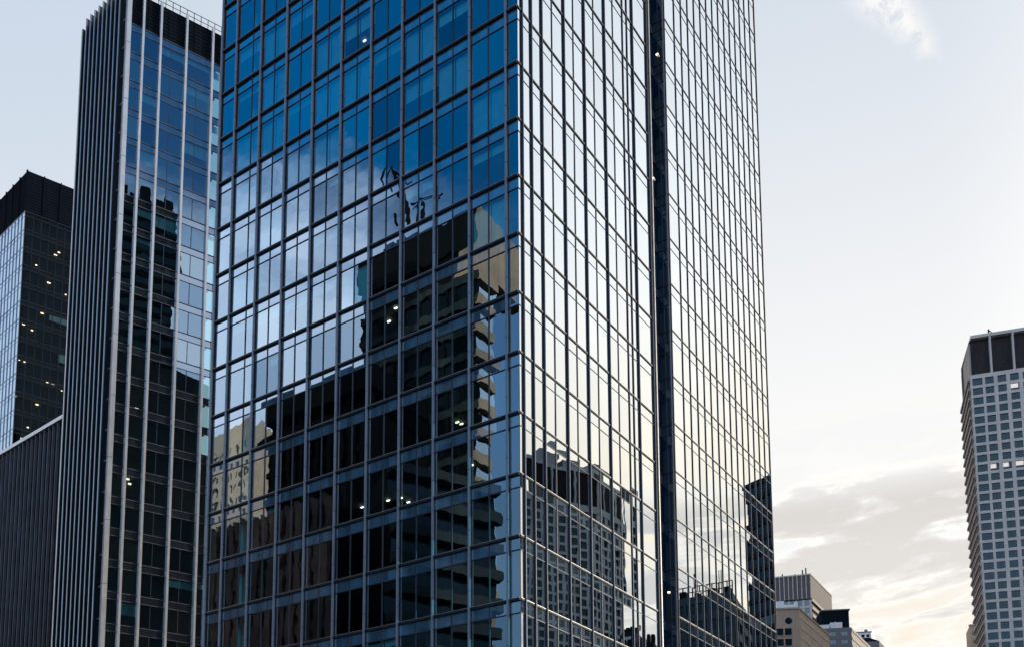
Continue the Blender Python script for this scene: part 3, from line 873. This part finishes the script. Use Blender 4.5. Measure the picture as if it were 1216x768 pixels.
# grey stepped block
cxy, zt = corner_at(1011, 745, 420)
gb = Bld('grey_stepped_block', 'far grey block with small square windows and a dark set back upper storey', cxy, -80, 33, 34, 40, zt)
gb.body(M['grey'], 0, zt, 0.8)
grid(gb, gb.FA, 34, spans(0.5, 33.5, 7, 0.55), zspans(zt - 1.2, 3.5, 20, 1.9), 1, False, 0.32, M['grey'], M['bglass'], 30, w0=-0.3, blind=False)
mb = MB(); mb.fbox(gb.FA, 0, 34, -0.3, 0.05, zt - 1.2, zt + 0.3); gb.part(mb, 'cornice', M['grey'])
mb = MB(); mb.fbox(gb.FB, 0, 40, -0.3, 0.0, 0, zt + 0.2)
for j in range(20): mb.fbox(gb.FB, 0.0, 40, 0.002, 0.3, zt - 1.3 - 3.5 * j, zt - 0.2 - 3.5 * j)
gb.part(mb, 'side_wall', M['beige'])
u0 = gb.FA.uz(1008.5, 740, -14)[0]; u1 = gb.FA.uz(975.5, 740, -14)[0]
zu = gb.FA.uz(1000, 724, -14)[1]
mb = MB(); mb.fbox(gb.FA, u0, u1, -26, -14, zt, zu); gb.part(mb, 'upper_storey', M['louvre'])
mb = MB(); mb.fbox(gb.FA, u0 - 0.5, u1 + 0.3, -27, -13.6, zu, zu + 0.5); gb.part(mb, 'upper_roof', M['grey'])
mb = MB()
for xa, xb, y in ((986, 1000, 738), (966, 985, 741)):
    a_, z = gb.FA.uz(xb, y, -5); b_, _ = gb.FA.uz(xa, y, -5); mb.fbox(gb.FA, a_, b_, -11, -5, zt, z)
gb.part(mb, 'roof_plant', M['white_plant'])
for b_, zz, n_, mat_ in ((ob, ob.z, 7, 'grey'), (bb, bb.z, 5, 'louvre'), (gb, gb.z, 7, 'white_plant')):
    mb = MB()
    for i in range(n_):
        u = random.uniform(2, 26); w = -random.uniform(3, 16); d = random.uniform(0.6, 2.2)
        if i % 3 == 0: mb.tube(b_.FA.p(u, w, zz), b_.FA.p(u, w, zz + random.uniform(2.5, 5.5)), 0.11)
        else: mb.fbox(b_.FA, u, u + d * 1.6, w - d, w, zz, zz + random.uniform(0.8, 2.4))
    b_.part(mb, 'roof_vent', M[mat_])
# little pale block
cxy, zt = corner_at(1034.5, 750, 560)
pb = Bld('small_pale_block', 'tiny pale block farthest right in the row of distant roofs', cxy, -80, 33, 9, 12, zt)
pb.body(M['white_plant'], 0, zt)
mb = MB(); mb.fbox(pb.FA, -0.3, 9.3, -0.4, 0.3, zt, zt + 0.5); mb.fbox(pb.FA, 1.5, 3.0, -3.2, -2, zt + 0.5, zt + 2.2); pb.part(mb, 'parapet', M['grey'])
mb = MB()
for j in range(6):
    for i in range(3): mb.fbox(pb.FA, 1 + 2.7 * i, 2.6 + 2.7 * i, -0.05, 0.03, zt - 2.8 - 3.4 * j, zt - 1.2 - 3.4 * j)
pb.part(mb, 'window', M['bglass'])
cxy, zt = corner_at(1044, 760.5, 530)
pc = Bld('low_stepped_roof', 'low sloped dark roof in front of the tiny pale distant block', cxy, -80, 33, 11, 14, zt)
pc.body(M['grey'], 0, zt)
mb = MB(); a_ = pc.FA.p(0, 0.3, zt); b_ = pc.FA.p(11, 0.3, zt); 
mb.hexa([pc.FA.p(0, 0.3, zt), pc.FA.p(11.3, 0.3, zt), pc.FA.p(11.3, -14, zt), pc.FA.p(0, -14, zt), pc.FA.p(4.5, -2, zt + 2.6), pc.FA.p(11.0, -2, zt + 2.6), pc.FA.p(11.0, -12, zt + 2.6), pc.FA.p(4.5, -12, zt + 2.6)])
pc.part(mb, 'roof', M['louvre'])
# narrow building behind the concrete tower
cxy, zt = corner_at(1151, 743, 420)
nbk = Bld('narrow_tan_block', 'narrow tan building edge beside the foot of the concrete tower', cxy, 108, 20, 16, 12, zt)
nbk.body(M['tan'], 0, zt)
mb = MB(); mb.fbox(nbk.FA, -0.2, 16, -0.4, 0.3, zt, zt + 0.7); nbk.part(mb, 'cornice', M['stone_side'])
mb = MB()
for j in range(6): mb.fbox(nbk.FA, 1.0, 2.4, -0.05, 0.03, zt - 4.0 - 3.5 * j, zt - 2.2 - 3.5 * j)
nbk.part(mb, 'window', M['bglass'])

# ================================================================== buildings across the streets, seen in the glass
def mirL(x, y, Y):
    p = at(x, y, Y); return mirror(p[:2], C0, nL), p[2]
aL = math.degrees(atan2(dL[0], dL[1]))                    # azimuth along the left face
aT = math.degrees(atan2(nL[0], nL[1]))                    # azimuth straight away from the left face
# dark tower with tan end wall
cxy, zt = mirL(566, 247, 116)
vF = Frame(at(566, 247, 116)[:2], dL, nL)
LA = vF.uz(430, 300)[0]
xt = Bld('tan_ended_tower', 'dark banded tower with a tan stone end wall, mirrored in the glass tower', cxy, aL, aT, LA, 4.4, zt, 'tower')
print('tan tower', cxy, zt, LA)
xt.body(M['dark_wall'], 0, zt - 0.5, 0.3)
zcr = zt - 8.0
M['teal_dark'] = solid('dark teal spandrel', (0.026, 0.046, 0.055), 0.6, 0, 0.4, 0.6, spec=0.1)
v = MB(); vf = MB()
mb = MB(); mb.fbox(xt.FB, 0, 10.5, -3.0, 0.0, zcr, zt); mb.fbox(xt.FB, 0.01, 6.0, 0.0, 0.25, zcr + 0.0, zt + 0.35); xt.part(mb, 'tan_crown', M['tan'])
mb = MB(); mb.fbox(xt.FA, 0, LA, -0.29, 0.12, zcr + 3.4, zt); xt.part(mb, 'dark_crown', M['dark_wall'])
for j in range(26):
    z = zcr - 3.3 * j
    pane(vf, xt.FB, 0, 4.4, z - 3.3, z, 0, 0.002, -0.26)
    mb = MB(); mb.fbox(xt.FB, 0, 4.0, -0.25, 0.3, z - 1.25, z); xt.part(mb, 'tan_band', M['tan'])
    pane(v, xt.FA, 0, LA, z - 3.3, z, 0, 0.004, -0.26)
    mb = MB()
    mb.fbox(xt.FA, 0.0, LA, -0.25, 0.05, z - 1.0, z)
    xt.part(mb, 'floor_band', M['teal_dark'])
xt.part(v, 'ribbon_window', M['dim_glass'], flip=True); xt.part(vf, 'flank_window', M['fglass'], flip=True)
mb = MB()
for i in range(9):
    u = LA * (i + 0.5) / 9; mb.fbox(xt.FA, u - 0.2, u + 0.2, -0.25, 0.0, 0, zcr)
xt.part(mb, 'facade_pier', M['dark_wall'])
mb = MB()
for (z, l) in ((zt - 13.5, 3.0), (zt - 21, 3.0)):
    mb.fbox(xt.FA, LA - 0.5, LA + 2.6, -4, -0.6, z - 3.2, z - 1.8); mb.fbox(xt.FA, LA, LA + 2.7, -0.75, -0.65, z - 0.9, z - 0.8)
    for q in range(4): mb.fbox(xt.FA, LA + 0.4 + 0.7 * q, LA + 0.48 + 0.7 * q, -0.74, -0.66, z - 1.8, z - 0.9)
xt.part(mb, 'corner_platform', M['black'])
# roof plant, davit and pipework
mb = MB()
zr_ = zt
for i in range(16):
    u = 1.5 + LA * 0.86 * i / 16; h = random.uniform(0.3, 1.3) + (0.9 if i > 10 else 0)
    mb.fbox(xt.FA, u, u + random.uniform(0.5, 1.6), -4, -1.2, zr_ - 0.2, zr_ + h)
xt.part(mb, 'roof_plant', M['black'])
mb = MB()
def vpt(x, y, w=-2.0):
    u, z = vF.uz(x, y, w); return xt.FA.p(u, w, z)
for (x1, y1), (x2, y2), r in (((481, 266), (478, 240), .30), ((478, 240), (466, 197), .20), ((466, 197), (458, 214), .14), ((458, 214), (462, 226), .14), ((478, 240), (471, 226), .14), ((466, 200), (478, 216), .13), ((478, 216), (484, 212), .11), ((484, 243), (522, 234), .12), ((486, 248), (520, 237), .08), ((495, 264), (497, 236), .2), ((497, 236), (512, 236), .07), ((508, 262), (509, 243), .12), ((472, 266), (470, 252), .2)):
    mb.tube(vpt(x1, y1), vpt(x2, y2), r)
xt.part(mb, 'roof_crane', M['black'])
# lower dark block with a colonnaded top
cxy, zt = mirL(440, 431, 112)
vF2 = Frame(at(440, 431, 112)[:2], dL, nL)
LA = vF2.uz(318, 480)[0]
zs1 = vF2.uz(430, 462)[1]; zs2 = vF2.uz(430, 484)[1]
cb = Bld('colonnade_block', 'lower dark block with an open colonnade below its roof, mirrored in the glass tower', cxy, aL, aT, LA, 24, zt)
print('colonnade', cxy, zt, zs1, zs2, LA)
cb.body(M['dark_wall'], 0, zs2, 0.3)
mb = MB(); mb.prism(cb.ring(-0.4), zs1, zt); cb.part(mb, 'roof_slab', M['dark_wall'])
for i in range(7):
    u = 0.6 + (LA - 1.2) * i / 6
    mb = MB(); mb.fbox(cb.FA, u - 0.35, u + 0.35, -1.2, -0.3, zs2, zs1); cb.part(mb, 'column', M['dark_wall'])
mb = MB(); mb.fbox(cb.FA, 0.0, LA * 0.55, -16, -4, zs2, zs1); cb.part(mb, 'penthouse', M['black'])
mb = MB(); mb.fbox(cb.FA, 0, LA + 3, -0.3, -0.15, zs2, zs2 + 1.1)
for i in range(24): mb.fbox(cb.FA, LA * 1.05 * i / 24, LA * 1.05 * i / 24 + 0.5, -1.6, -0.5, zs2 + 0.0, zs2 + random.uniform(0.4, 1.5))
cb.part(mb, 'roof_parapet', M['black'])
zbr = zs2 - 7.0
v, p_, w_ = MB(), MB(), MB()
nx = 12
for i in range(nx):
    u0, u1 = LA * i / nx, LA * (i + 1) / nx
    for j in range(14):
        z = zs2 - 1.0 - 3.6 * j
        pane(v, cb.FA, u0 + 0.2, u1 - 0.2, z - 2.9, z, 0, 0.004, -0.26)
        w_.fbox(cb.FA, u0, u1, -0.27, 0.02, z, z + 0.7)
    p_.fbox(cb.FA, u0 - 0.3, u0 + 0.3, -0.27, 0.25, zbr, zs2)
cb.part(v, 'window', M['dim_glass'], 'stuff', flip=True); cb.part(p_, 'dark_pier', M['dark_wall']); cb.part(w_, 'spandrel_panel', M['dark_wall'])
# rotated block with balcony bands
pv0, pz = at(461, 548, 104)[:2], at(461, 548, 104)[2]
dv = az(58.5); tx = (590 - PX) / FPX * 1.02
Lb = (tx * pv0[1] - pv0[0]) / (dv[0] - tx * dv[1])
pv1, pv2 = add(pv0, dv, Lb), add(pv0, az(-20), 14)
r0, r1, r2 = (mirror(p, C0, nL) for p in (pv0, pv1, pv2))
A, B = (r1[0] - r0[0], r1[1] - r0[1]), (r2[0] - r0[0], r2[1] - r0[1])
bk = Bld('balcony_block', 'dark block with long pale balcony bands, mirrored low in the glass tower by its corner', r0, math.degrees(atan2(*A)), math.degrees(atan2(*B)), Lb, 14, pz)
print('balcony', r0, pz, Lb)
bk.body(M['dark_wall'], 0, pz, 0.3)
v = MB()
for j in range(10):
    z = pz - 3.3 * j
    pane(v, bk.FA, 0, Lb, z - 3.3, z - 1.1, 0, 0.004, -0.26)
    mb = MB(); mb.fbox(bk.FA, 0, Lb + 0.3, -0.25, 1.0, z - 1.1, z); bk.part(mb, 'balcony', M['balcony'])
bk.part(v, 'ribbon_window', M['dim_glass'], flip=True)
# brick block left of it
cxy, zt = mirL(392, 590, 108)
vF3 = Frame(at(392, 590, 108)[:2], dL, nL)
LA = vF3.uz(240, 640)[0]
br = Bld('brick_block', 'reddish brick block with tall window strips, mirrored low in the glass tower', cxy, aL, aT, LA, 14, zt)
br.body(M['dark_wall'], 0, zt - 0.2, 0.3)
print('brick', cxy, zt, LA)
v, p_ = MB(), MB()
nx = 15
for i in range(nx):
    u0, u1 = LA * i / nx, LA * (i + 1) / nx
    p_.fbox(br.FA, u0 - 0.35, u0 + 0.6, -0.3, 0.3, 0, zt)
    for j in range(11):
        z = zt - 0.8 - 3.5 * j
        pane(v, br.FA, u0 + 0.6, u1 - 0.3, z - 2.2, z, 0, 0.004, -0.2)
        p_.fbox(br.FA, u0 + 0.62, u1 - 0.37, -0.3, 0.1, z, z + 1.3)
br.part(p_, 'brick_wall', M['brick']); br.part(v, 'window', M['dim_glass'], flip=True)
# sunlit beige tower beyond
cxy, zt = mirL(301, 500, 300)
vF4 = Frame(at(301, 500, 300)[:2], dL, nL)
LA = vF4.uz(240, 520)[0]
be = Bld('sunlit_beige_tower', 'sunlit beige tower with many small windows, mirrored at the left end of the glass tower', cxy, aL, aT, LA, 30, zt, 'tower')
print('beige', cxy, zt, LA)
be.body(M['tan'], 0, zt, 0.8)
grid(be, be.FA, LA, spans(0.4, LA - 0.4, 9, 0.55), zspans(zt - 6, 4.2, 30, 2.4), 1, True, 0.4, M['beige'], M['bglass'], 0, w0=-0.4)
mb = MB(); mb.fbox(be.FA, 0, LA, -0.39, 0.1, zt - 6.0, zt + 0.8); be.part(mb, 'cornice', M['beige'])
# right-hand face: white gridded skyscraper with dark crown
def mirR(x, y, Y, w=0.0):
    p = at(x, y, Y); o = FR.p(0, w, 0)[:2]; return mirror(p[:2], o, nR), p[2]
aR = math.degrees(atan2(dR[0], dR[1])); aN = math.degrees(atan2(nR[0], nR[1]))
cxy, zt = mirR(700, 560, 430)
gs = Bld('gridded_skyscraper', 'pale gridded skyscraper with a dark crown, mirrored in the right face of the glass tower', cxy, aR + 118, aR - 0, 46, 30, zt, 'tower')
def virt(b, p): return mirror(p, C0, nR)
# the face seen in the mirror runs from the photo's x=640 to 700, its flank from 700 to 745
pv1 = at(608, 545, 412)[:2]; pv0 = at(706, 560, 430)[:2]; pv2 = at(745, 575, 452)[:2]
r1, r0, r2 = (mirror(p, C0, nR) for p in (pv1, pv0, pv2))
dA_, dB_ = (r1[0] - r0[0], r1[1] - r0[1]), (r2[0] - r0[0], r2[1] - r0[1])
for ch in [gs.root]: bpy.data.objects.remove(ch)
gs = Bld('gridded_skyscraper', 'pale gridded skyscraper with a dark crown, mirrored in the right face of the glass tower', r0,
         math.degrees(atan2(*dA_)), math.degrees(atan2(*dB_)), sqrt(dot(dA_, dA_)), sqrt(dot(dB_, dB_)), at(700, 560, 430)[2], 'tower')
zt = gs.z
print('gridded', r0, zt, gs.LA, gs.LB)
gs.body(M['black'], 0, zt - 1, 1.2)
for F, Lx in ((gs.FA, gs.LA), (gs.FB, gs.LB)):
    zc1 = zt - 16
    mb = MB(); mb.fbox(F, 0, Lx, -0.5, 0.05, zc1 - 3, zc1); mb.fbox(F, 0, Lx, -0.5, 0.05, zt - 1.5, zt); gs.part(mb, 'crown_beam', M['shaded_grid'])
    mb = MB()
    for i in range(5): mb.fbox(F, (Lx - 0.8) * i / 4, (Lx - 0.8) * i / 4 + 0.8, -0.5, 0.03, zc1, zt - 1.5)
    gs.part(mb, 'crown_pier', M['shaded_grid'])
    n_u = int(Lx / 3.9)
    grid(gs, F, Lx, spans(0.4, Lx - 0.4, n_u, 0.70), zspans(zc1 - 3.2, 4.3, 34, 3.05), 1, True, 0.5, M['shaded_grid'], M['dim_glass'], 0, w0=-0.5)
for dzz, y0_, y1_ in ((3, 4, 12), (5, 14, 22)):
    mb = MB(); mb.fbox(gs.FA, y0_, y1_, -18, -5, zt - 0.9, zt + dzz + 3); gs.part(mb, 'roof_plant', M['grey'])
mb = MB(); mb.fbox(gs.FB, 6, 16, -14, -3, zt - 0.9, zt + 6); gs.part(mb, 'roof_plant', M['grey'])
# the rest stand opposite the projecting wing
def mir2(x, y, Y):
    p = at(x, y, Y); return mirror(p[:2], P2[:2], nR)
def mirbld(name, label, x1, x0, x2, y, Y1, Y0, Y2, cat='building'):
    r1, r0, r2 = mir2(x1, y, Y1), mir2(x0, y, Y0), mir2(x2, y, Y2)
    A, B = (r1[0] - r0[0], r1[1] - r0[1]), (r2[0] - r0[0], r2[1] - r0[1])
    return Bld(name, label, r0, math.degrees(atan2(*A)), math.degrees(atan2(*B)), sqrt(dot(A, A)), sqrt(dot(B, B)), at(x0, y, Y0)[2], cat)
bt = mirbld('banded_dark_tower', 'dark banded tower mirrored at the far right edge of the glass tower', 884, 926, 960, 556, 250, 240, 262, 'tower')
print('banded', bt.c, bt.z, bt.LA)
bt.body(M['dark_wall'], 0, bt.z, 0.4)
for F, Lx in ((bt.FA, bt.LA), (bt.FB, bt.LB)):
    v, b = MB(), MB()
    for j in range(26):
        z = bt.z - 3.9 * j - (3 if j > 1 else 0)
        pane(v, F, 0, Lx, z - 3.9, z - 1.2, 0, 0.004, -0.35)
        b.fbox(F, 0, Lx, -0.39, 0.1, z - 1.2, z)
    bt.part(v, 'ribbon_window', M['dim_glass'], flip=True); bt.part(b, 'floor_band', M['dark_wall'])
rp = mirbld('rooftop_plant_block', 'teal glass block with pipes and rails on its roof, mirrored in the right face', 798, 870, 892, 701, 190, 184, 204)
print('plant', rp.c, rp.z, rp.LA, rp.LB)
rp.body(M['dark_wall'], 0, rp.z, 0.3)
M['teal_wall'] = solid('teal spandrel wall', (0.014, 0.032, 0.042), 0.5, 0, 0.3, 0.5, spec=0.2)
for F, Lx in ((rp.FA, rp.LA), (rp.FB, rp.LB)):
    v, b = MB(), MB()
    for j in range(12):
        z = rp.z - 3.4 * j
        pane(v, F, 0, Lx, z - 3.4, z - 1.4, 0, 0.004, -0.25); b.fbox(F, 0, Lx, -0.29, 0.05, z - 1.4, z, 1 if j == 4 else 0)
    for i in range(6): b.fbox(F, Lx * i / 5.2, Lx * i / 5.2 + 0.5, -0.29, 0.12, 0, rp.z)
    rp.part(v, 'ribbon_window', M['dim_glass'], flip=True); rp.part(b, 'wall', [M['teal_wall'], M['tan']])
mb = MB()
F = rp.FA
for i in range(12):
    u = rp.LA * i / 12
    mb.tube(F.p(u, -0.5, rp.z), F.p(u, -0.5, rp.z + 2.2), 0.12)
    if i % 3 == 1: mb.fbox(F, u, u + 1.2, -4, -2, rp.z, rp.z + random.uniform(1.2, 2.6))
for h in (1.1, 2.2): mb.tube(F.p(0, -0.5, rp.z + h), F.p(rp.LA * 0.92, -0.5, rp.z + h), 0.1)
for i in (3.2, 3.6, 8): mb.tube(F.p(i, -3, rp.z), F.p(i, -3, rp.z + 5.5), 0.08)
rp.part(mb, 'roof_rail', M['black'])
for nm, lb, args in (('slotted_block', 'small dark block mirrored beside the slot of the glass tower', (741, 762, 770, 748, 300, 296, 310)),
                     ('low_roof_block', 'low dark block with roof railings mirrored lowest beside the slot', (752, 782, 790, 762, 240, 238, 250))):
    q = mirbld(nm, lb, *args)
    q.body(M['dark_wall'], 0, q.z)
    mb = MB()
    for i in range(6): mb.fbox(q.FA, q.LA * i / 6, q.LA * i / 6 + 0.7, -2, -0.2, q.z, q.z + random.uniform(0.6, 2.4))
    q.part(mb, 'roof_plant', M['black'])
    mb = MB()
    for j in range(10): pane(mb, q.FA, 0.4, q.LA - 0.4, q.z - 3.4 * j - 3, q.z - 3.4 * j - 1.2, 0, 0.004, 0.03)
    q.part(mb, 'ribbon_window', M['bglass'], flip=True)
# dark towers to the right, mirrored in the fin tower
nF = ft.FA.n
def mirF(x, y, Y):
    p = at(x, y, Y); return mirror(p[:2], ft.c, nF), p[2]
def fbld(name, label, xa, xb, y, Y, wall):
    (ra, z1), (rb_, _) = mirF(xa, y, Y), mirF(xb, y, Y + 10)
    A = (rb_[0] - ra[0], rb_[1] - ra[1]); a_ = math.degrees(atan2(*A))
    q = Bld(name, label, ra, a_, a_ + 90, sqrt(dot(A, A)), 5, z1, 'tower')
    # keep the depth on the side away from the fin tower
    if dot(q.dB, nF) < 0:
        bpy.data.objects.remove(q.root); q = Bld(name, label, ra, a_, a_ - 90, sqrt(dot(A, A)), 5, z1, 'tower')
    print(name, q.c, q.z, q.LA)
    q.body(wall, 0, z1, 0.3)
    v, b = MB(), MB()
    for j in range(int(z1 / 4)):
        z = z1 - 4.0 * j - 2
        pane(v, q.FA, 0, q.LA, z - 4, z - 1.4, 0, 0.004, -0.25); b.fbox(q.FA, 0, q.LA, -0.29, 0.1, z - 1.4, z)
    q.part(v, 'ribbon_window', M['dim_glass'], flip=True); q.part(b, 'floor_band', wall)
    mb = MB()
    for i in range(7):
        u = q.LA * i / 7; mb.fbox(q.FA, u, u + q.LA / 9, -4.5, -0.5, z1, z1 + random.uniform(0.5, 5))
    q.part(mb, 'roof_plant', wall)
    return q
fbld('dark_street_tower', 'tall dark tower mirrored as a black silhouette in the finned tower', 118, 212, 222, 300, M['dark_wall'])
fbld('dark_street_block', 'lower dark block mirrored in the right bays of the finned tower', 214, 275, 503, 290, M['dark_wall'])
